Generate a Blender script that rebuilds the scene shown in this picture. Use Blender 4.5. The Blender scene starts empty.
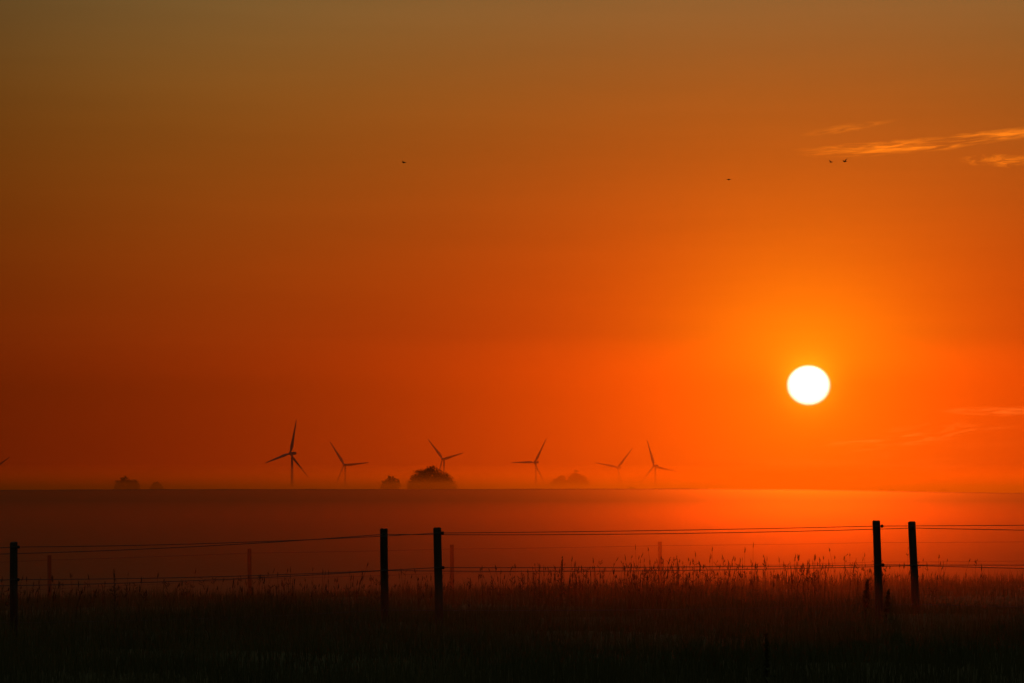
import bpy, bmesh, math, random
import numpy as np
from mathutils import Vector, Matrix

random.seed(7)
rng = np.random.default_rng(11)
sc = bpy.context.scene
COL = sc.collection
R = math.radians

EYE = 1.6                      # eye height, metres
F = 4494.0                     # focal length in pixels of the 1024 wide frame
PITCH = math.atan((489.0 - 341.5) / F)
HZ = 489.0                     # row of the true horizon

def at(px, py, d):
    """point seen at pixel (px, py) at distance d along the ground axis"""
    a = PITCH - math.atan((py - 341.5) / F)
    sx = (px - 512.0) / F
    # camera ray in world
    dy, dz = math.cos(PITCH), math.sin(PITCH)
    v = (py - 341.5) / F
    ray = Vector((sx, dy + v * dz, dz - v * dy))
    ray *= d / ray.y
    return Vector((ray.x, ray.y, ray.z + EYE))

# ------------------------------------------------------------------ terrain
PY = [-60, -20, 0, 20, 48, 65, 110, 160, 250, 350, 425, 455, 500, 600, 900, 1500, 40000]
PZ = [-1.9, -1.75, -1.6, -1.48, -1.50, -1.60, -2.62, -2.95, -2.0, -0.85, -0.16, 0.0, -0.35, -2.6, -8, -9, -9]
PY = np.array(PY, float); PZ = np.array(PZ, float)
_h = np.diff(PY); _d = np.diff(PZ) / _h
_m = np.zeros(len(PY))
for i in range(1, len(PY) - 1):
    if _d[i-1] * _d[i] > 0:
        w1 = 2*_h[i] + _h[i-1]; w2 = _h[i] + 2*_h[i-1]
        _m[i] = (w1 + w2) / (w1/_d[i-1] + w2/_d[i])
_m[0] = _d[0]; _m[-1] = 0

def prof(y):
    y = np.clip(y, PY[0], PY[-1] - 1)
    i = np.clip(np.searchsorted(PY, y, side='right') - 1, 0, len(PY) - 2)
    t = (y - PY[i]) / _h[i]
    return ((1+2*t)*(1-t)**2*PZ[i] + t*(1-t)**2*_h[i]*_m[i] + t*t*(3-2*t)*PZ[i+1] + t*t*(t-1)*_h[i]*_m[i+1])

def sstep(a, b, x):
    t = np.clip((x - a) / (b - a), 0, 1)
    return t*t*(3-2*t)

def ground(x, y):
    x = np.asarray(x, float); y = np.asarray(y, float)
    z = prof(y) + EYE
    near = 1 - sstep(70, 170, y)
    z = z + near * 0.020 * np.clip(x, -12, 12)
    far = sstep(300, 440, y) * (1 - sstep(600, 900, y))
    z = z - far * (0.40 * sstep(22, 56, x) + 0.15 * sstep(20, 60, -x))
    bump = 0.035*np.sin(x*0.9+1.3*np.sin(y*0.31)) * np.cos(y*0.7+0.6*np.sin(x*0.5)) + 0.02*np.sin(x*2.3+y*1.1)
    z = z + bump * (1 - sstep(80, 160, y))
    z = z + far * (0.02*np.sin(x*0.83) + 0.018*np.sin(x*2.1+1) + 0.03*np.sin(x*0.11))
    return z

def gz(x, y):
    return float(ground(x, y))

# ------------------------------------------------------------------ helpers
def tag(o, label=None, cat=None, group=None, kind=None):
    if label: o['label'] = label
    if cat: o['category'] = cat
    if group: o['group'] = group
    if kind: o['kind'] = kind
    return o

def mesh_obj(name, verts, faces, m, parent=None, smooth=False):
    me = bpy.data.meshes.new(name)
    me.from_pydata([tuple(v) for v in verts], [], [tuple(f) for f in faces])
    me.update()
    if smooth:
        me.polygons.foreach_set('use_smooth', [True]*len(me.polygons))
    o = bpy.data.objects.new(name, me)
    COL.objects.link(o)
    if m: me.materials.append(m)
    if parent: o.parent = parent
    return o

def np_mesh(name, V, Fc, m, parent=None):
    """V (n,3), Fc (k,3|4) numpy"""
    me = bpy.data.meshes.new(name)
    n = Fc.shape[1]
    me.vertices.add(len(V)); me.vertices.foreach_set('co', V.astype(np.float32).ravel())
    me.loops.add(Fc.size); me.loops.foreach_set('vertex_index', Fc.astype(np.int32).ravel())
    me.polygons.add(len(Fc))
    me.polygons.foreach_set('loop_start', np.arange(0, Fc.size, n, dtype=np.int32))
    me.polygons.foreach_set('loop_total', np.full(len(Fc), n, dtype=np.int32))
    me.update(calc_edges=True)
    me.materials.append(m)
    o = bpy.data.objects.new(name, me); COL.objects.link(o)
    if parent: o.parent = parent
    return o

class MB:
    def __init__(s): s.v = []; s.f = []
    def ring_loft(s, rings, cap=True):
        b = len(s.v); n = len(rings[0])
        for r in rings: s.v += [Vector(p) for p in r]
        for i in range(len(rings)-1):
            for j in range(n):
                k = (j+1) % n
                s.f.append((b+i*n+j, b+i*n+k, b+(i+1)*n+k, b+(i+1)*n+j))
        if cap:
            s.f.append(tuple(b+j for j in reversed(range(n))))
            e = b+(len(rings)-1)*n
            s.f.append(tuple(e+j for j in range(n)))
    def tube(s, pts, rad, n=8):
        pts = [Vector(p) for p in pts]
        if not hasattr(rad, '__len__'): rad = [rad]*len(pts)
        rings = []
        ref = None
        for i, p in enumerate(pts):
            a = pts[max(i-1, 0)]; b = pts[min(i+1, len(pts)-1)]
            t = (b-a).normalized()
            if ref is None:
                ref = Vector((0, 0, 1)) if abs(t.z) < 0.9 else Vector((1, 0, 0))
            u = (ref - t*ref.dot(t)).normalized(); w = t.cross(u)
            rings.append([p + (u*math.cos(2*math.pi*k/n) + w*math.sin(2*math.pi*k/n))*rad[i] for k in range(n)])
            ref = u
        s.ring_loft(rings)
    def build(s, name, m, parent=None, smooth=False):
        return mesh_obj(name, s.v, s.f, m, parent, smooth)

def empty(name, loc):
    o = bpy.data.objects.new(name, None); COL.objects.link(o)
    o.location = loc; o.empty_display_size = 0.3
    return o

# ------------------------------------------------------------------ materials
def new_mat(name):
    m = bpy.data.materials.new(name); m.use_nodes = True
    nt = m.node_tree; nt.nodes.clear()
    return m, nt, nt.nodes.new('ShaderNodeOutputMaterial')

def surf_mat(name, c1, c2, scale=5.0, rough=0.9, bump=0.3, detail=6, stretch=(1, 1, 1), trans=0.0):
    m, nt, out = new_mat(name)
    tc = nt.nodes.new('ShaderNodeTexCoord')
    mp = nt.nodes.new('ShaderNodeMapping'); mp.inputs['Scale'].default_value = stretch
    nz = nt.nodes.new('ShaderNodeTexNoise'); nz.inputs['Scale'].default_value = scale; nz.inputs['Detail'].default_value = detail
    rp = nt.nodes.new('ShaderNodeValToRGB')
    rp.color_ramp.elements[0].position = 0.32; rp.color_ramp.elements[0].color = (*c1, 1)
    rp.color_ramp.elements[1].position = 0.70; rp.color_ramp.elements[1].color = (*c2, 1)
    b = nt.nodes.new('ShaderNodeBsdfPrincipled')
    b.inputs['Roughness'].default_value = rough
    b.inputs['Specular IOR Level'].default_value = 0.15
    L = nt.links
    L.new(tc.outputs['Object'], mp.inputs['Vector']); L.new(mp.outputs['Vector'], nz.inputs['Vector'])
    L.new(nz.outputs['Fac'], rp.inputs['Fac']); L.new(rp.outputs['Color'], b.inputs['Base Color'])
    if bump > 0:
        bp = nt.nodes.new('ShaderNodeBump'); bp.inputs['Strength'].default_value = bump; bp.inputs['Distance'].default_value = 0.02
        L.new(nz.outputs['Fac'], bp.inputs['Height']); L.new(bp.outputs['Normal'], b.inputs['Normal'])
    if trans > 0:
        tr = nt.nodes.new('ShaderNodeBsdfTranslucent'); L.new(rp.outputs['Color'], tr.inputs['Color'])
        mx = nt.nodes.new('ShaderNodeMixShader'); mx.inputs[0].default_value = trans
        L.new(b.outputs[0], mx.inputs[1]); L.new(tr.outputs[0], mx.inputs[2]); L.new(mx.outputs[0], out.inputs['Surface'])
    else:
        L.new(b.outputs[0], out.inputs['Surface'])
    return m

M_GROUND = surf_mat('field_soil', (0.03, 0.034, 0.012), (0.06, 0.06, 0.025), 0.8, 1.0, 0.4)
M_GRASS = surf_mat('grass_blade', (0.03, 0.042, 0.013), (0.095, 0.095, 0.04), 0.9, 0.9, 0, trans=0.3)
M_STALK = surf_mat('dry_stalk', (0.03, 0.03, 0.012), (0.07, 0.055, 0.03), 2.0, 0.9, 0, trans=0.15)
M_WEED = surf_mat('weed_leaf', (0.02, 0.03, 0.01), (0.05, 0.05, 0.02), 9.0, 0.9, 0)
M_POST = surf_mat('weathered_wood', (0.025, 0.021, 0.018), (0.07, 0.058, 0.046), 14.0, 0.95, 0.8, stretch=(1, 1, 0.12))
M_WIRE = surf_mat('dull_wire', (0.05, 0.05, 0.05), (0.09, 0.085, 0.08), 30.0, 0.6, 0)
M_INS = surf_mat('black_plastic', (0.012, 0.012, 0.012), (0.02, 0.02, 0.02), 20.0, 0.5, 0)
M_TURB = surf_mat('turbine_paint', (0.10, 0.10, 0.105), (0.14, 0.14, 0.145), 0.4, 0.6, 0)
M_BARK = surf_mat('bark', (0.04, 0.03, 0.022), (0.08, 0.065, 0.05), 3.0, 0.95, 0.5)
M_LEAF = surf_mat('foliage', (0.02, 0.03, 0.012), (0.06, 0.07, 0.03), 0.35, 0.9, 0)
M_BIRD = surf_mat('feathers', (0.012, 0.012, 0.014), (0.03, 0.03, 0.03), 12.0, 0.8, 0)

def mist_mat(name, density, alb_r, g_r, alb_g, g_g, alb_b=0.02, amb=(0.14, 0.12, 0.05)):
    """thin water haze: red light and green light scatter forward with their own lobes, the rest of the extinction absorbs"""
    m, nt, out = new_mat(name)
    L = nt.links
    def scat(col, g):
        n = nt.nodes.new('ShaderNodeVolumeScatter')
        n.inputs['Color'].default_value = (*col, 1); n.inputs['Density'].default_value = density
        n.inputs['Anisotropy'].default_value = g
        return n
    a = scat((alb_r, 0, 0), g_r); b = scat((0, alb_g, alb_b), g_g)
    ab = nt.nodes.new('ShaderNodeVolumeAbsorption')
    ab.inputs['Color'].default_value = (min(alb_r+amb[0], 1), min(alb_g+amb[1], 1), alb_b+amb[2], 1); ab.inputs['Density'].default_value = density
    iso = scat(amb, 0.0); s0 = nt.nodes.new('ShaderNodeAddShader')
    s1 = nt.nodes.new('ShaderNodeAddShader'); s2 = nt.nodes.new('ShaderNodeAddShader')
    L.new(a.outputs[0], s1.inputs[0]); L.new(b.outputs[0], s1.inputs[1])
    L.new(s1.outputs[0], s0.inputs[0]); L.new(iso.outputs[0], s0.inputs[1]); L.new(s0.outputs[0], s2.inputs[0]); L.new(ab.outputs[0], s2.inputs[1])
    L.new(s2.outputs[0], out.inputs['Volume'])
    return m

# ------------------------------------------------------------------ ground sheet
ys = np.concatenate([np.arange(-60, 20, 4), np.arange(20, 120, 0.75), np.arange(120, 400, 4), np.arange(400, 520, 2.0),
                     np.arange(520, 1000, 20), np.geomspace(1000, 39000, 25)])
NX = 181
tt = np.linspace(-1, 1, NX)
V = []
for y in ys:
    half = 25 + abs(y)*0.45 + max(0, y-300)*0.8
    xs = np.sign(tt)*np.abs(tt)**1.3*half
    V.append(np.stack([xs, np.full(NX, y), ground(xs, y)], 1))
V = np.concatenate(V)
ii, jj = np.meshgrid(np.arange(len(ys)-1), np.arange(NX-1), indexing='ij')
a = (ii*NX+jj).ravel()
Fc = np.stack([a, a+1, a+1+NX, a+NX], 1)
g = np_mesh('ground', V, Fc, M_GROUND)
g.data.polygons.foreach_set('use_smooth', [True]*len(g.data.polygons))
tag(g, kind='structure', label='dark field falling to a misty dip and rising to its crest')

# ------------------------------------------------------------------ grass (stuff)
def blades(n, y0, y1, hmin, hmax, w, dens_pow=1.0, hfun=None, margin=3.2, bend=0.35):
    u = rng.random(n)
    y = (y0**1.3 + u*(y1**1.3 - y0**1.3))**(1/1.3)
    x = (rng.random(n)*2-1) * (y*0.118 + margin)
    # clumping
    cx = np.sin(x*1.7+3*np.sin(y*0.6)) * np.cos(y*1.1+2*np.sin(x*0.8))
    h = (hmin + (hmax-hmin)*rng.random(n)**1.5) * (1 + 0.30*cx + 0.22*np.sin(x*0.9+0.5)*np.sin(y*0.23+x*0.3))
    if hfun is not None: h = h*hfun(x, y)
    ang = rng.random(n)*2*np.pi
    lean = rng.random(n)*bend*h
    dx, dy = np.cos(ang)*lean, np.sin(ang)*lean
    wa = rng.random(n)*np.pi
    ww = w*(0.6+0.8*rng.random(n))/2
    wx, wy = np.cos(wa)*ww, np.sin(wa)*ww
    z = ground(x, y) - 0.02
    P = np.zeros((n, 5, 3))
    P[:, 0] = np.stack([x-wx, y-wy, z], 1); P[:, 1] = np.stack([x+wx, y+wy, z], 1)
    mx, my, mz = x+dx*0.3, y+dy*0.3, z+h*0.6
    P[:, 2] = np.stack([mx+wx*0.75, my+wy*0.75, mz], 1); P[:, 3] = np.stack([mx-wx*0.75, my-wy*0.75, mz], 1)
    P[:, 4] = np.stack([x+dx, y+dy, z+h], 1)
    base = np.arange(n)*5
    T = np.concatenate([np.stack([base, base+1, base+2], 1), np.stack([base, base+2, base+3], 1), np.stack([base+3, base+2, base+4], 1)])
    return P.reshape(-1, 3), T

def px_of(x, y): return 512 + F*x/y

def hgt(x, y):
    p = px_of(x, y)
    mid = np.exp(-((p-700)/170.0)**2)
    return 0.85 + 0.22*mid - 0.10*sstep(880, 960, p)

V1, T1 = blades(130000, 18, 56, 0.07, 0.30, 0.008, hfun=lambda x, y: 1-0.45*sstep(860, 930, px_of(x, y))*sstep(40, 45, y))
Vb, Tb = blades(54000, 56, 80, 0.04, 0.29, 0.009, hfun=hgt)
Tb = Tb + len(V1); V1 = np.concatenate([V1, Vb]); T1 = np.concatenate([T1, Tb])
gr = np_mesh('grass', V1, T1, M_GRASS)
tag(gr, 'dark rough meadow grass across the whole foreground', 'grass', kind='stuff')

# tall seeded stalks on the grass skyline
def stalk_mesh(n):
    Vs, Ts = [], []
    cnt = 0
    for _ in range(n):
        y = random.uniform(52, 74)
        px = random.uniform(-200, 1230)
        # more and taller stalks between 540 and 860
        w = 0.30 + 0.9*math.exp(-((px-720)/170.0)**2) + (0.12 if px < 520 else 0)
        if px > 885: w *= 0.35
        x = (px-512)/F*y
        w *= 0.5*(0.75+0.7*max(0, math.sin(px*0.035+1)*math.cos(px*0.013)+0.5*math.sin(px*0.11)+0.35))
        if random.random() > w: continue
        h = (random.uniform(0.16, 0.33) if random.random() < 0.68 else random.uniform(0.30, 0.47)) * (0.95 + 0.25*math.exp(-((px-720)/180.0)**2))
        if random.random() < 0.05: h *= 1.3
        z = gz(x, y)
        la = random.uniform(0, 6.28); ln = abs(random.gauss(0, 0.14))*h
        lx, ly = math.cos(la)*ln, math.sin(la)*ln
        r = random.uniform(0.0022, 0.0038)
        pts = [(x, y, z), (x+lx*0.3, y+ly*0.3, z+h*0.55), (x+lx, y+ly, z+h)]
        kind = random.random()
        rr = [r, r*0.8, r*0.6]
        hl = random.uniform(0.05, 0.11)
        if kind < 0.7:
            # spike / seed head: lens shaped thickening
            hw = random.uniform(0.006, 0.012)
            t = Vector((lx*1.4, ly*1.4, h)).normalized()
            top = Vector(pts[-1])
            pts += [tuple(top+t*hl*0.25), tuple(top+t*hl*0.6+Vector((0.004, 0, 0))), tuple(top+t*hl)]
            rr += [hw, hw*0.85, 0.001]
        mb = MB(); mb.tube(pts, rr, 3)
        if kind >= 0.7:
            top = Vector(pts[-1])
            for q in range(random.randint(3, 6)):
                aa = random.uniform(0, 6.28); e = random.uniform(0.02, 0.05)
                b0 = top - Vector((0, 0, random.uniform(0, 0.10)))
                b1 = b0 + Vector((math.cos(aa)*e, math.sin(aa)*e, random.uniform(0.01, 0.04)))
                mb.tube([b0, b1, b1+Vector((0.0, 0, 0.018))], [0.0018, 0.006, 0.001], 3)
        for v in mb.v: Vs.append(v)
        for f in mb.f:
            if len(f) == 3: Ts.append(tuple(i+cnt for i in f))
            else:
                Ts.append((f[0]+cnt, f[1]+cnt, f[2]+cnt)); Ts.append((f[0]+cnt, f[2]+cnt, f[3]+cnt))
        cnt += len(mb.v)
    return np.array([tuple(v) for v in Vs]), np.array(Ts)
V2, T2 = stalk_mesh(4500)
st = np_mesh('seeding_grass', V2, T2, M_STALK)
tag(st, 'thin seeding grass stalks standing above the dark meadow grass', 'grass', kind='stuff')

# individual tall weeds
def weed(px, ytop, d, label, spread=0.09, n=16, thick=0.006):
    top = at(px, ytop, d)
    z0 = gz(top.x, d)
    h = top.z - z0
    root = empty('tall_weed', (top.x, d, z0))
    tag(root, label, 'weed', 'tall weeds rising out of the grass')
    mb = MB()
    lean = random.uniform(-0.010, 0.010)
    P = [Vector((lean*t*t*3, 0, h*t)) for t in (0, 0.3, 0.6, 0.85, 1.0)]
    mb.tube(P, [thick, thick*0.9, thick*0.7, thick*0.5, thick*0.2], 5)
    for i in range(n):
        t = 0.45 + 0.5*i/n
        a = i*2.4; L = spread*(1.15-t)*random.uniform(0.6, 1.2)
        b = Vector((lean*t*t*3, 0, h*t))
        e = b + Vector((math.cos(a)*L, math.sin(a)*L, L*1.3))
        mb.tube([b, (b+e)/2, e], [thick*0.4, thick*0.3, thick*0.2], 3)
    mb.build('stem', M_STALK, root)
    sv, sf = [], []
    for i in range(n*24 if n > 12 else 200):
        t = 0.42 + 0.58*random.random()
        a = random.uniform(0, 6.28); L = spread*(1.15-t)*random.random()*0.9
        c = Vector((lean*t*t*3 + math.cos(a)*L, math.sin(a)*L, h*t + L*0.9))
        s = random.uniform(0.005, 0.011)
        k = len(sv)
        q = [Vector((random.uniform(-1, 1), random.uniform(-1, 1), random.uniform(-1, 1)))*s for _ in range(4)]
        sv += [c+v for v in q]; sf += [(k, k+1, k+2), (k, k+2, k+3), (k, k+1, k+3)]
    mesh_obj('seed_head', sv, sf, M_WEED, root)
    lv, lf = [], []
    for i in range(9):
        t = 0.06 + 0.5*i/9; a = i*2.1+0.5; L = random.uniform(0.07, 0.13)
        b = Vector((0, 0, h*t)); dr = Vector((math.cos(a), math.sin(a), 0)); pr = Vector((-dr.y, dr.x, 0))*0.018
        k = len(lv)
        m_ = b+dr*L*0.5+Vector((0, 0, L*0.5)); e = b+dr*L+Vector((0, 0, L*0.25))
        lv += [b, m_-pr, e, m_+pr]; lf.append((k, k+1, k+2, k+3))
    mesh_obj('leaves', lv, lf, M_WEED, root)
    return root
weed(561, 557, 57, 'tall thin weed spire left of the hazy post at centre', 0.05, 14)
weed(865, 580, 45.5, 'bushy dock weed close to the left side of a dark post on the right', 0.075, 30, 0.009)
weed(886, 590, 45.0, 'leafy weed leaning at the right side of a dark post on the right', 0.06, 22, 0.008)
weed(115, 569, 56, 'slender weed standing alone in the left part of the meadow', 0.045, 12)
weed(767, 634, 30, 'tall ragged weed in the dark foreground right of centre', 0.045, 14, 0.005)
weed(678, 562, 58, 'weed with nodding head just right of the hazy post at centre', 0.04, 12, 0.004)

# ------------------------------------------------------------------ fences
def post_mesh(base, top, r, name, parent, m=M_POST, wobble=0.06):
    mb = MB(); n = 12; rings = []
    base, top = Vector(base), Vector(top)
    ph = [random.uniform(-1, 1) for _ in range(n)]
    K = 9
    t = (top-base).normalized()
    for i in range(K):
        f = i/(K-1)
        c = base.lerp(top, f) + Vector((math.sin(f*5+ph[0])*0.003, math.cos(f*4+ph[1])*0.003, 0))
        rr = r*(1.05-0.06*f)
        if i == K-1: pass
        rings.append([c + Vector((math.cos(2*math.pi*k/n), math.sin(2*math.pi*k/n), 0))*rr*(1+wobble*ph[k]*0.6) + Vector((0, 0, (0.006*ph[k] if i == K-1 else 0))) for k in range(n)])
    # slight bevel on the top
    c = top + t*0.008
    rings.append([c + Vector((math.cos(2*math.pi*k/n), math.sin(2*math.pi*k/n), 0))*r*0.86 + Vector((0, 0, 0.006*ph[k])) for k in range(n)])
    mb.ring_loft(rings)
    return mb.build(name, m, parent)

def wire_part(pts, sag, r, parent):
    mb = MB(); P = []
    for i in range(len(pts)-1):
        a, b = Vector(pts[i]), Vector(pts[i+1]); N = 14
        for k in range(N + (1 if i == len(pts)-2 else 0)):
            t = k/N; p = a.lerp(b, t); p.z -= 4*sag[i]*t*(1-t)
            P.append(p)
    mb.tube(P, r, 5)
    return mb.build('wire', M_WIRE, parent)

def make_fence(label, d, posts, wires, r, sag, wr, ins_side=0, haze=False):
    """posts: (px_top, px_bottom, ytop); wires: list of lists of (px, y) rows"""
    p0 = at(posts[0][0], posts[0][2], d)
    root = empty('wire_fence', (0, d, gz(0, d)))
    tag(root, label, 'fence')
    off = Vector(root.location)
    pos = []
    for (pt, pb, yt) in posts:
        top = at(pt, yt, d)
        bx = at(pb, 612 if d < 80 else 600, d).x
        # extend lean to the ground
        base = Vector((bx, d, gz(bx, d)-0.35))
        o = post_mesh(base-off, top-off, r, 'post', root)
        pos.append(((base+top)/2, top, base, o))
    for row in wires:
        pts = [at(px, y, d) + Vector((0, -r-0.008, 0)) - off for px, y in row]
        wire_part(pts, sag, wr, root)
        # insulators where the wire meets a post
        for (c, top, base, po) in pos:
            f = None
            for i in range(len(pts)-1):
                if pts[i].x - 1e-6 <= top.x-off.x <= pts[i+1].x + 1e-6:
                    f = (top.x-off.x-pts[i].x)/(pts[i+1].x-pts[i].x)
                    z = pts[i].z*(1-f)+pts[i+1].z*f - 4*sag[i]*f*(1-f)
            if f is None: continue
            tz = (z+off.z-base.z)/(top.z-base.z)
            if tz > 0.99: continue
            pc = base.lerp(top, tz) - off
            mb = MB()
            sx = ins_side*r*0.95
            mb.tube([pc+Vector((sx, -r*0.6, 0)), pc+Vector((sx+ins_side*0.012, -r-0.02, 0))], [0.007, 0.007], 6)
            mb.tube([pc+Vector((sx+ins_side*0.012, -r-0.010, -0.016)), pc+Vector((sx+ins_side*0.012, -r-0.010, -0.006)), pc+Vector((sx+ins_side*0.012, -r-0.010, 0.006)), pc+Vector((sx+ins_side*0.012, -r-0.010, 0.016))], [0.012, 0.016, 0.016, 0.011], 8)
            mb.build('insulator', M_INS, po)
    return root

r1 = 0.042
make_fence('near wire fence whose leaning post stands beneath the turbine behind the big round tree', 47.0,
           [(-424, -424, 560), (14, 13.3, 543), (437.5, 440, 528.5), (876.5, 880, 521.5), (1318, 1319, 519)],
           [[(-424, 566), (14, 547), (438, 533), (878, 526), (1318, 521)],
            [(-424, 592), (14, 579.5), (438, 567.5), (878, 564.8), (1318, 563)]],
           r1, [.015, .03, .010, .010], 0.0040, 1)
make_fence('second near wire fence just behind the first, with the right-hand post of each close pair', 50.0,
           [(-146, -146, 552), (384, 385, 529.5), (912, 917, 522.5), (1444, 1444, 522)],
           [[(-146, 556), (384, 534.3), (914, 528), (1444, 530)],
            [(-146, 586), (384, 570.5), (914, 565.5), (1444, 571)],
            [(-146, 622), (384, 610), (914, 604), (1444, 610)]],
           0.043, [.055, .03, .03], 0.0044, 0)
make_fence('distant wire fence with thin posts half lost in the mist', 110.0,
           [(-155, -155, 563), (49.5, 49.5, 555.5), (249.5, 249.5, 549), (452, 452, 545), (660, 660, 542), (877, 877, 540), (1090, 1090, 538)],
           [[(-155, 568), (49, 560), (249, 553), (452, 549), (660, 545.5), (877, 542.5), (1090, 541)],
            [(-155, 597), (49, 589), (249, 579), (452, 573), (660, 567), (877, 562), (1090, 560)]],
           0.050, [.01]*7, 0.006, 0)

# ------------------------------------------------------------------ wind turbines
def blade_mesh(L):
    secs = [(0.0, 1.9, 1.9, 0), (0.03, 1.9, 1.9, 0), (0.09, 2.6, 1.3, 18), (0.2, 3.7, 0.85, 14), (0.4, 2.8, 0.55, 8), (0.65, 1.9, 0.35, 4), (0.88, 1.2, 0.2, 1), (0.97, 0.7, 0.12, 0), (1.0, 0.15, 0.05, 0)]
    rings = []; n = 12
    for f, ch, th, tw in secs:
        ring = []
        for k in range(n):
            a = 2*math.pi*k/n
            ch_ = ch*1.25; x = math.cos(a)*ch_/2 + (ch*0.18 if f > 0.05 else 0); y = math.sin(a)*th/2
            if f > 0.05 and math.cos(a) > 0: y *= 1-0.6*math.cos(a)
            t = R(tw+8); ring.append(Vector((x*math.cos(t)-y*math.sin(t), x*math.sin(t)+y*math.cos(t), 1.2+f*L)))
        rings.append(ring)
    mb = MB(); mb.ring_loft(rings); return mb
TURB = {}
def turbine(hx, hy, rpx, phi, c, label, k=1.0):
    L = 45.0
    d = F*L*k/rpx
    hub = at(hx, hy, d)
    yaw = math.acos(c)                       # rotor axis turned so that the nacelle trails to the right
    ax = Vector((-math.sin(yaw), -math.cos(yaw), 0))   # out of the rotor, towards the camera and left
    side = Vector((math.cos(yaw), -math.sin(yaw), 0))  # rotor-plane horizontal axis, to the right in the picture
    tower = hub - ax*4.2*k; gzz = gz(tower.x, tower.y)
    root = empty('wind_turbine', (tower.x, tower.y, gzz))
    tag(root, label, 'wind turbine', 'wind turbines in the haze beyond the field')
    hz = (hub.z-gzz)/k; root.scale = (k, k, k)
    if 'blade' not in TURB:
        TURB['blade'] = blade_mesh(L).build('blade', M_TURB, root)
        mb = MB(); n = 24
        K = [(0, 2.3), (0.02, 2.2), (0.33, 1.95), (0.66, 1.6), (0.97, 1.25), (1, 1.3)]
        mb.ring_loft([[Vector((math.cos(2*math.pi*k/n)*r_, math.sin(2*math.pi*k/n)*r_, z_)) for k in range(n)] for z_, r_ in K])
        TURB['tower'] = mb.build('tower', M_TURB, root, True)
        mb = MB(); S = [(-1.6, 1.2, 1.2), (-1.4, 1.6, 1.7), (2, 1.8, 2.0), (7, 1.75, 1.9), (9.2, 1.5, 1.5), (9.6, 1.1, 1.1)]
        rings = []
        for x_, w_, h_ in S:
            rings.append([Vector((w_*max(-1, min(1, 1.3*math.cos(a_))), x_, 0.3+h_*max(-1, min(1, 1.3*math.sin(a_))))) for a_ in [2*math.pi*k/16 for k in range(16)]])
        mb.ring_loft(rings)
        mb.tube([Vector((0, 8.3, 2.0)), Vector((0, 8.3, 3.6))], 0.12, 6)
        TURB['nacelle'] = mb.build('nacelle', M_TURB, root)
        mb = MB(); S = [(-2.9, 0.2), (-2.6, 0.9), (-1.6, 1.6), (0, 1.8), (1.3, 1.7)]
        mb.ring_loft([[Vector((math.cos(a_)*r_, y_, math.sin(a_)*r_)) for a_ in [2*math.pi*k/16 for k in range(16)]] for y_, r_ in S])
        TURB['hub'] = mb.build('hub', M_TURB, root, True)
        blades_ = [TURB['blade']] + [None]*2
        tw, na, hb = TURB['tower'], TURB['nacelle'], TURB['hub']
    else:
        def cp(part):
            o = TURB[part].copy(); COL.objects.link(o); o.parent = root; return o
        blades_ = [None]*3; tw, na, hb = cp('tower'), cp('nacelle'), cp('hub')
    tw.scale = (1, 1, hz-1.8)
    lh = (hub - Vector(root.location))/k
    Mx = Matrix((( side.x, -ax.x, 0, 0), (side.y, -ax.y, 0, 0), (0, 0, 1, 0), (0, 0, 0, 1)))
    # columns: X->side, Y->-ax (backwards), Z->up
    na.matrix_basis = Matrix.Translation(lh - ax*2.0) @ Mx
    hb.matrix_basis = Matrix.Translation(lh) @ Mx
    for i in range(3):
        b = blades_[i]
        if b is None:
            b = TURB['blade'].copy(); COL.objects.link(b); b.parent = root
        p = R(phi+120*i)
        rot = Matrix.Rotation(math.pi/2-p, 4, 'Y')
        b.matrix_basis = Matrix.Translation(lh) @ Mx @ rot
    return root
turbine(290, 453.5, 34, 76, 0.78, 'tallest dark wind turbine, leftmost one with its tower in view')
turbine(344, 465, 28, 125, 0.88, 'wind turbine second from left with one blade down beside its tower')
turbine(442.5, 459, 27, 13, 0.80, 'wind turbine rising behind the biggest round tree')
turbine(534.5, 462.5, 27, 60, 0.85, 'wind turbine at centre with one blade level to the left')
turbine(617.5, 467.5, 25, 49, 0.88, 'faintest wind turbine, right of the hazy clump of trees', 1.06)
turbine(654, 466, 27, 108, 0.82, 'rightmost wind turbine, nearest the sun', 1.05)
turbine(-9, 470.5, 27, 30, 0.85, 'wind turbine cut off by the left edge with only a blade tip in view')

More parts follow.
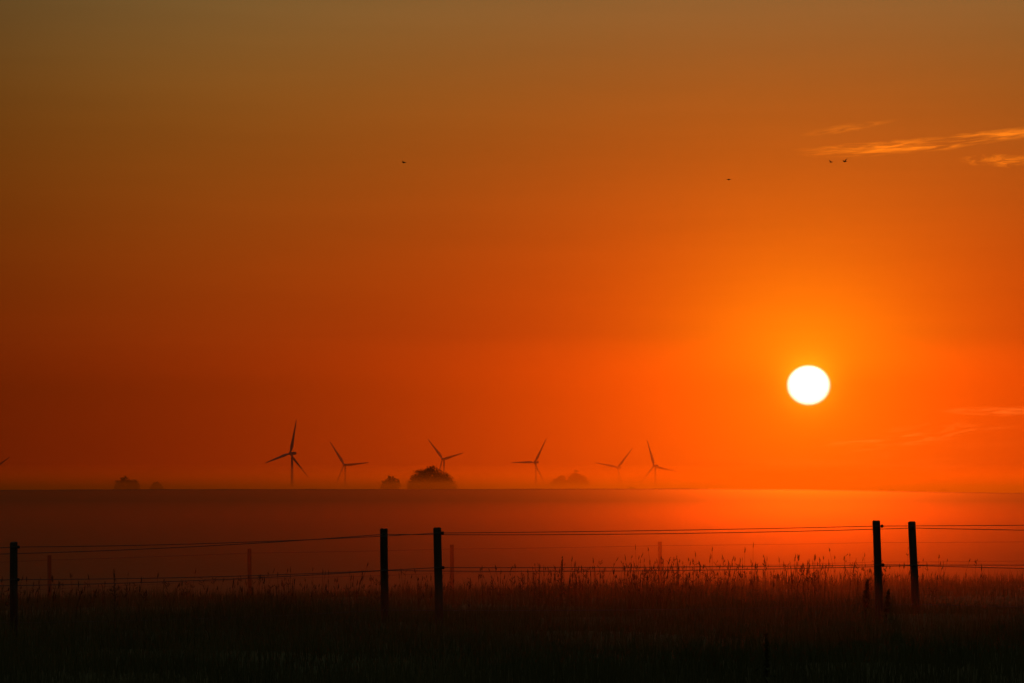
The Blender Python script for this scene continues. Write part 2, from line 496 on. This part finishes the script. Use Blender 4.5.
# ------------------------------------------------------------------ trees in the haze
def tree(px, ytop, wpx, d, label, cat='tree', name='round_tree', lobes=None, n_cl=560):
    top = at(px, ytop, d); z0 = gz(top.x, d)
    H = top.z-z0; W = wpx*d/F
    root = empty(name, (top.x, d, z0)); tag(root, label, cat, 'trees in the haze behind the field crest')
    mb = MB()
    tr = max(0.25, H*0.03)
    mb.tube([(0, 0, -0.3), (0.1, 0, H*0.2), (-0.1, 0.1, H*0.45), (0, 0, H*0.75)], [tr*1.3, tr, tr*0.7, tr*0.25], 9)
    for i in range(9):
        a = i*2.4; b = Vector((0, 0, H*(0.18+0.05*i)))
        e = Vector((math.cos(a)*W*0.3, math.sin(a)*W*0.3, H*(0.45+0.04*i)))
        mb.tube([b, (b+e)/2+Vector((0, 0, H*0.03)), e], [tr*0.45, tr*0.3, tr*0.1], 6)
    mb.build('trunk', M_BARK, root)
    # crown: leaf clumps filling an uneven dome
    if lobes is None:
        lobes = [(0, 0, 1.0, 1.0)]
    C = []
    tries = 0
    while len(C) < n_cl and tries < 20000:
        tries += 1
        lx, lt, lw, wt = random.choices(lobes, [l[3] for l in lobes])[0]
        u = Vector((random.gauss(0, 1), random.gauss(0, 1), random.gauss(0, 1))).normalized()
        rr = random.random()**0.33
        hh = H*(1-lt)
        bot = 0.10*H
        cz = bot+(hh-bot)*0.42
        up = hh-cz
        p = Vector((lx*W + u.x*rr*W*0.5*lw, u.y*rr*W*0.45*lw, cz + u.z*rr*(up if u.z > 0 else (cz-bot))))
        nmod = math.sin(u.x*7+px)*math.cos(u.z*6+px*0.3)*0.05
        p = Vector((p.x*(1+nmod), p.y*(1+nmod), p.z*(1+nmod*0.6)))
        C.append(p)
    C = np.array([tuple(p) for p in C])
    per = 26; n = len(C)*per
    size = max(0.20, 0.5*d/F)
    ctr = np.repeat(C, per, 0) + rng.normal(0, 1, (n, 3))*np.array([0.035*W, 0.035*W, 0.028*H])*0.8
    A = rng.normal(0, 1, (n, 3)); A /= np.linalg.norm(A, axis=1)[:, None]
    B = np.cross(A, rng.normal(0, 1, (n, 3))); B /= np.linalg.norm(B, axis=1)[:, None]
    s = size*(0.7+1.0*rng.random((n, 1)))
    P = np.stack([ctr-A*s, ctr-B*s*0.5, ctr+A*s, ctr+B*s*0.5], 1).reshape(-1, 3)
    P[:, 2] = np.maximum(P[:, 2], 0.3)
    b = np.arange(n)*4
    cr = np_mesh('crown', P, np.stack([b, b+1, b+2, b+3], 1), M_LEAF, root)
    return root
tree(431, 467.5, 50, 2200, 'biggest round tree, below a wind turbine left of centre', lobes=[(0, 0, 1.0, 1.0), (-0.05, 0.02, 0.85, 0.4)], n_cl=1500)
tree(391, 476, 19, 2600, 'small round tree just left of the biggest round tree', lobes=[(0.05, 0, 0.9, 1), (-0.25, 0.12, 0.6, .5)])
tree(127, 477, 30, 2200, 'dark flat-topped tree standing at the far left', lobes=[(-0.1, 0, 0.8, 1), (0.2, 0.08, 0.6, .7)])
tree(157, 482.5, 16, 2500, 'low small tree right of the flat-topped tree at the far left', lobes=[(0, 0, 1, 1)])
tree(576, 471.5, 24, 6900, 'taller faint tree with pointed top in the hazy clump near the centre', lobes=[(0, 0, 0.6, .5), (0.05, 0.12, 1.0, 1)])
tree(561, 475.5, 18, 6900, 'lower faint tree on the left of the hazy clump near the centre', lobes=[(0, 0, 0.7, .6), (-0.1, 0.1, 1.0, 1)])
for i, (px, yt, w, lab) in enumerate([(881, 488.6, 7, 'tiny bush on the skyline right below the sun'), (892, 488.8, 6, 'tiny round bush on the skyline, second right of the sun'),
                                      (944, 488.6, 10, 'small bush on the skyline far right of the sun'), (921, 490.0, 13, 'low wide bush on the skyline between two smaller ones'),
                                      (632, 486, 7, 'tiny bush on the crest between the two faint right-hand turbines')]):
    tree(px, yt+0.4, w*1.3, 3800 if px > 700 else 3000, lab, 'bush', 'bush')

# ------------------------------------------------------------------ birds
def bird(px, py, d, span_px, roll, flap, head, label):
    p = at(px, py, d); s = span_px*d/F
    mb = MB(); n = 10
    S = [(-0.42, 0.004, 0.10), (-0.36, 0.012, 0.085), (-0.18, 0.06, 0.07), (0.0, 0.11, 0.10), (0.16, 0.10, 0.10), (0.25, 0.042, 0.045), (0.31, 0.045, 0.045), (0.36, 0.028, 0.028), (0.43, 0.006, 0.006)]
    mb.ring_loft([[Vector((math.cos(a)*w, y, math.sin(a)*h)) for a in [2*math.pi*k/n for k in range(n)]] for y, h, w in S])
    for sd in (-1, 1):
        rings = []
        for f, ch, sw in ((0.0, 0.20, 0.0), (0.25, 0.24, 0.03), (0.5, 0.22, 0.05), (0.75, 0.16, -0.02), (0.95, 0.08, -0.10), (1.0, 0.02, -0.14)):
            x = sd*(0.05+0.62*f*math.cos(flap)); z = 0.62*f*math.sin(flap*(1.3-0.6*f))+0.03
            rings.append([Vector((x, 0.12+sw, z)), Vector((x, 0.12+sw-ch*0.4, z+0.018*(1-f))), Vector((x, 0.12+sw-ch, z)), Vector((x, 0.12+sw-ch*0.4, z-0.012*(1-f)))])
        mb.ring_loft(rings)
    o = mb.build('flying_bird', M_BIRD)
    o.location = p; o.scale = (s*1.28,)*3
    o.rotation_euler = (R(4), roll, head)
    tag(o, label, 'bird', 'birds flying across the sky')
    return o
bird(404, 162.5, 600, 5.0, 0.1, R(20), R(60), 'lone dark bird high in the left half of the sky')
bird(729, 179.5, 700, 4.6, -0.1, R(-15), R(75), 'small dark bird lowest of the four, above and left of the sun')
bird(831, 162.0, 620, 4.4, 0.2, R(25), R(50), 'left bird of the close pair below the wispy cloud')
bird(845, 161.5, 600, 5.6, -0.25, R(38), R(40), 'right bird of the close pair below the wispy cloud, wings raised')

# ------------------------------------------------------------------ mist and haze
def box(name, x0, x1, y0, y1, z0, z1, m, label):
    v = [(x0, y0, z0), (x1, y0, z0), (x1, y1, z0), (x0, y1, z0), (x0, y0, z1), (x1, y0, z1), (x1, y1, z1), (x0, y1, z1)]
    f = [(0, 3, 2, 1), (4, 5, 6, 7), (0, 1, 5, 4), (1, 2, 6, 5), (2, 3, 7, 6), (3, 0, 4, 7)]
    o = mesh_obj(name, v, f, m)
    tag(o, label, kind='stuff'); o['category'] = 'mist' if name == 'mist' else 'haze'
    return o
def mist_body(name, x0, x1, y0, y1, zb, m, label):
    """mist lying in the dip: flat below, its top follows the crest of the field and rolls very gently"""
    xs = np.linspace(x0, x1, 61); yy = np.linspace(y0, y1, 47)
    X, Y = np.meshgrid(xs, yy)
    far = sstep(300, 440, Y)
    Z = EYE - 0.012 + far*(0.035 + 0.03*np.sin(X*0.11)) - Y/455*(0.41*sstep(22, 56, X*455/Y) + 0.15*sstep(20, 60, -X*455/Y)) + (0.03*np.sin(X*0.21+np.sin(Y*0.05)*2) + 0.02*np.sin(X*0.53+Y*0.09))*(1-sstep(250, 380, Y)) - 0.035*(1-sstep(250, 380, Y))
    nx, ny = 61, 47
    T = np.stack([X, Y, Z], -1).reshape(-1, 3); B = T.copy(); B[:, 2] = zb
    V = np.concatenate([T, B]); o = nx*ny; Fs = []
    for a in range(ny-1):
        for b in range(nx-1):
            q = a*nx+b
            Fs.append((q, q+1, q+nx+1, q+nx)); Fs.append((o+q, o+q+nx, o+q+nx+1, o+q+1))
    for b in range(nx-1):
        Fs.append((b, o+b, o+b+1, b+1)); q = (ny-1)*nx+b; Fs.append((q, q+1, o+q+1, o+q))
    for a in range(ny-1):
        q = a*nx; Fs.append((q, q+nx, o+q+nx, o+q)); q = a*nx+nx-1; Fs.append((q, o+q, o+q+nx, q+nx))
    ob = mesh_obj(name, V.tolist(), Fs, m)
    tag(ob, label, 'mist', kind='stuff')
mist_body('mist', -110, 130, 112, 458, -6, mist_mat('field_mist', 0.0105, 0.42, 0.975, 0.085, 0.979, amb=(0.035, 0.15, 0.085)), 'low mist lying in the dip of the field beyond the thin distant posts')
box('mist', -80, 90, 51, 111.9, -6, EYE-0.30, mist_mat('grass_mist', 0.0048, 0.90, 0.974, 0.17, 0.978, amb=(0.06, 0.15, 0.08)), 'thinner mist over the grass between the near and the distant fences')
box('mist', -50, 55, 34, 50.9, -6, EYE-0.85, mist_mat('glare_mist', 0.0014, 0.60, 0.955, 0.12, 0.965, amb=(0.06, 0.08, 0.04)), 'thin mist added as a veil of glare among the near fence posts')  # thin volume added to stand in for sun glare over near posts and grass
box('low_haze', -1500, 1500, 500, 6000, -12, EYE+2.6, mist_mat('valley_haze', 0.00070, 0.42, 0.93, 0.26, 0.95, amb=(0.10, 0.03, 0.01)), 'shallow haze beyond the crest around the feet of trees and turbines')
box('high_haze', -3500, 3500, 520, 6398, -14, 160, mist_mat('distant_haze', 0.00004, 0.38, 0.92, 0.17, 0.94, amb=(0.08, 0.03, 0.01)), 'thin distant haze in front of the nearest wind turbine')
box('far_haze', -4500, 4500, 6400, 9500, -14, 220, mist_mat('far_haze', 0.00028, 0.42, 0.92, 0.19, 0.94, amb=(0.08, 0.03, 0.01)), 'thicker haze around the farther wind turbines')

box('haze_bank', -3000, 3000, 4600, 9300, -13, 27, mist_mat('haze_bank', 0.00032, 0.64, 0.92, 0.30, 0.94, amb=(0.15, 0.045, 0.012)), 'bank of haze swallowing the feet of the wind turbines')

# ------------------------------------------------------------------ sky
AZ_S = math.degrees(math.atan((808.5-512)/F/math.cos(PITCH)))
EL_S = math.degrees(PITCH - math.atan((385.5-341.5)/F))
w = bpy.data.worlds.new('World'); sc.world = w; w.use_nodes = True
nt = w.node_tree; nt.nodes.clear(); L = nt.links
def val(x):
    n = nt.nodes.new('ShaderNodeValue'); n.outputs[0].default_value = x; return n.outputs[0]
def mth(op, a, b=None, c=None, clamp=False):
    n = nt.nodes.new('ShaderNodeMath'); n.operation = op; n.use_clamp = clamp
    for i, q in enumerate((a, b, c)):
        if q is None: continue
        if isinstance(q, (int, float)): n.inputs[i].default_value = q
        else: L.new(q, n.inputs[i])
    return n.outputs[0]
add = lambda a, b: mth('ADD', a, b)
sub = lambda a, b: mth('SUBTRACT', a, b)
mul = lambda a, b: mth('MULTIPLY', a, b)
div = lambda a, b: mth('DIVIDE', a, b)
pw = lambda a, b: mth('POWER', a, b)
def sq(a): return mul(a, a)
def smooth(x, lo, hi):
    n = nt.nodes.new('ShaderNodeMapRange'); n.interpolation_type = 'SMOOTHSTEP'
    L.new(x, n.inputs['Value']); n.inputs['From Min'].default_value = lo; n.inputs['From Max'].default_value = hi
    return n.outputs[0]
def scalec(colr, f):
    n = nt.nodes.new('ShaderNodeVectorMath'); n.operation = 'SCALE'
    if isinstance(colr, tuple): n.inputs[0].default_value = colr
    else: L.new(colr, n.inputs[0])
    if isinstance(f, (int, float)): n.inputs['Scale'].default_value = f
    else: L.new(f, n.inputs['Scale'])
    return n.outputs[0]
def addc(a, b):
    n = nt.nodes.new('ShaderNodeVectorMath'); n.operation = 'ADD'; L.new(a, n.inputs[0]); L.new(b, n.inputs[1]); return n.outputs[0]
tc = nt.nodes.new('ShaderNodeTexCoord')
sp = nt.nodes.new('ShaderNodeSeparateXYZ'); L.new(tc.outputs['Generated'], sp.inputs[0])
DEG = 180/math.pi
az = mul(mth('ARCTAN2', sp.outputs[0], sp.outputs[1]), DEG)
el = mul(mth('ARCSINE', sp.outputs[2]), DEG)
daz = sub(az, AZ_S); de = sub(el, EL_S)

def ramp(x, lo, hi, stops):
    n = nt.nodes.new('ShaderNodeValToRGB'); cr = n.color_ramp; cr.interpolation = 'B_SPLINE'
    L.new(div(sub(x, lo), hi-lo), n.inputs['Fac'])
    while len(cr.elements) < len(stops): cr.elements.new(0.5)
    for e_, (p_, c_) in zip(cr.elements, stops):
        e_.position = (p_-lo)/(hi-lo); e_.color = (*c_, 1)
    return n.outputs['Color']
BASE = [(-4, (.20, .017, .003)), (0.2, (.19, .014, .002)), (1.1, (.215, .020, .002)), (2.4, (.205, .032, .002)), (3.7, (.19, .053, .004)),
        (5.0, (.165, .075, .008)), (6.2, (.145, .102, .026)), (9, (.14, .12, .05)), (15, (.11, .10, .055)), (30, (.09, .095, .07)), (60, (.08, .085, .07)), (90, (.075, .08, .07))]
base = ramp(el, -5.0, 90.0, BASE)
fall = div(1.0, add(1.0, pw(mth('ABSOLUTE', div(daz, 10.5)), 6.0)))
fall = add(mul(fall, 0.85), 0.15)
low = sub(1.0, smooth(el, 7.0, 30.0))
base = scalec(base, add(mul(fall, low), sub(1.0, low)))
# slow strata in the haze
def noise(vx, vy, scale, detail, rough=0.5, dist=0.0):
    c = nt.nodes.new('ShaderNodeCombineXYZ'); L.new(vx, c.inputs[0]); L.new(vy, c.inputs[1])
    n = nt.nodes.new('ShaderNodeTexNoise'); n.inputs['Scale'].default_value = scale; n.inputs['Detail'].default_value = detail
    n.inputs['Roughness'].default_value = rough; n.inputs['Distortion'].default_value = dist
    L.new(c.outputs[0], n.inputs['Vector']); return n.outputs['Fac']
strata = add(1.0, mul(sub(noise(mul(az, 0.10), mul(el, 1.3), 1.0, 5, 0.6), 0.5), 0.24))

G1 = dict(a=4.7, b=3.1, e0=1.5, p=1.38, c=(.58, .026, .0))
q1 = add(sq(div(daz, G1['a'])), sq(div(sub(el, G1['e0']), G1['b'])))
g1 = pw(add(1.0, q1), -G1['p'])
q2 = add(sq(div(daz, 2.0)), sq(div(de, 2.0)))
g2 = pw(add(1.0, q2), -2.0)
q3 = add(sq(div(daz, 0.34)), sq(div(de, 0.32)))
g3 = pw(add(1.0, q3), -2.0)
sky = addc(addc(base, scalec(G1['c'], g1)), addc(scalec((.45, .21, .0), g2), scalec((.7, 0.95, .02), g3)))
sky = scalec(sky, strata)

# wisps of cloud catching the light
def px2az(px): return math.degrees(math.atan((px-512)/F))
def py2el(py): return math.degrees(PITCH-math.atan((py-341.5)/F))
def wisp(px, py, wx, wy, slope, fx, fy, lo, hi, amp, seed):
    """feathered streak around a direction; slope in degrees of elevation per degree of azimuth"""
    a0, e0 = px2az(px), py2el(py); wx = wx/F*DEG; wy = wy/F*DEG
    u = sub(az, a0); v = sub(sub(el, e0), mul(u, slope))
    nz = noise(add(mul(u, fx), seed), add(mul(v, fy), seed*1.7), 1.0, 6, 0.6, 0.9)
    wv = sub(noise(add(mul(u, 1.4), seed*3), val(seed), 1.0, 3, 0.5), 0.5)
    v = add(v, mul(wv, wy*1.6))
    m = mth('SUBTRACT', 1.0, add(sq(div(u, wx)), sq(div(v, wy))), clamp=True)
    return mul(mul(smooth(nz, lo, hi), m), amp)
cl = wisp(935, 144, 140, 8, 0.09, 1.5, 17, 0.40, 0.70, 1.2, 2.3)
cl = add(cl, wisp(870, 149, 80, 6, 0.03, 1.6, 18, 0.36, 0.64, 0.9, 5.1))
cl = add(cl, wisp(1030, 134, 60, 7, 0.16, 1.5, 14, 0.36, 0.68, 0.8, 1.7))
cl = add(cl, wisp(850, 129, 50, 5, 0.14, 2.4, 16, 0.42, 0.7, 0.45, 7.7))
cl = add(cl, wisp(1000, 162, 42, 7, 0.0, 3.2, 14, 0.38, 0.70, 1.1, 9.4))
lowc = wisp(1005, 411, 70, 5, 0.0, 2.5, 20, 0.32, 0.58, 1.7, 12.2)
lowc = add(lowc, wisp(915, 436, 120, 12, 0.10, 1.6, 12, 0.45, 0.7, 1.3, 15.1))
lowc = add(lowc, wisp(880, 455, 200, 22, 0.0, 0.8, 9, 0.45, 0.75, 0.35, 19.1))
sky = addc(sky, scalec((.50, .11, .002), cl))
sky = addc(sky, scalec((.40, .10, .012), lowc))
# sun disc, slightly flattened by refraction near the horizon
qd = mth('SQRT', add(sq(div(daz, 20.6/F*DEG)), sq(div(de, 18.8/F*DEG))))
disc = sub(1.0, smooth(qd, 0.86, 1.12))
sky = addc(sky, scalec((5.0, 4.2, 3.2), disc))
# a little real twilight sky under the custom gradient
ns = nt.nodes.new('ShaderNodeTexSky'); ns.sky_type = 'NISHITA'; ns.sun_disc = False
ns.sun_elevation = R(EL_S); ns.sun_rotation = R(AZ_S); ns.dust_density = 4.0
sky = addc(sky, scalec(ns.outputs['Color'], 0.0015))
bg = nt.nodes.new('ShaderNodeBackground'); bg.inputs['Strength'].default_value = 1.0
L.new(sky, bg.inputs['Color'])
wo = nt.nodes.new('ShaderNodeOutputWorld'); L.new(bg.outputs[0], wo.inputs['Surface'])
w.cycles.sampling_method = 'MANUAL'; w.cycles.sample_map_resolution = 2048

# ------------------------------------------------------------------ sun lamp
sl = bpy.data.lights.new('sun', 'SUN'); sl.energy = 0.188; sl.angle = R(0.5); sl.color = (1.0, 0.19, 0.008)
so = bpy.data.objects.new('sun', sl); COL.objects.link(so)
sd = Vector((math.sin(R(AZ_S))*math.cos(R(EL_S)), math.cos(R(AZ_S))*math.cos(R(EL_S)), math.sin(R(EL_S))))
so.rotation_euler = sd.to_track_quat('Z', 'Y').to_euler()
so.location = (10, 40, 30)

# ------------------------------------------------------------------ camera
cam = bpy.data.cameras.new('camera'); co = bpy.data.objects.new('camera', cam); COL.objects.link(co)
cam.sensor_width = 36; cam.lens = 36*F/1024; cam.clip_start = 0.1; cam.clip_end = 60000
co.location = (0, 0, EYE); co.rotation_euler = (math.pi/2+PITCH, 0, 0)
sc.camera = co

sc.view_settings.view_transform = 'Standard'; sc.view_settings.look = 'None'
sc.view_settings.exposure = 0; sc.view_settings.gamma = 1
sc.cycles.volume_bounces = 4
sc.cycles.max_bounces = 5
sc.cycles.filter_width = 1.5
sc.cycles.use_denoising = True
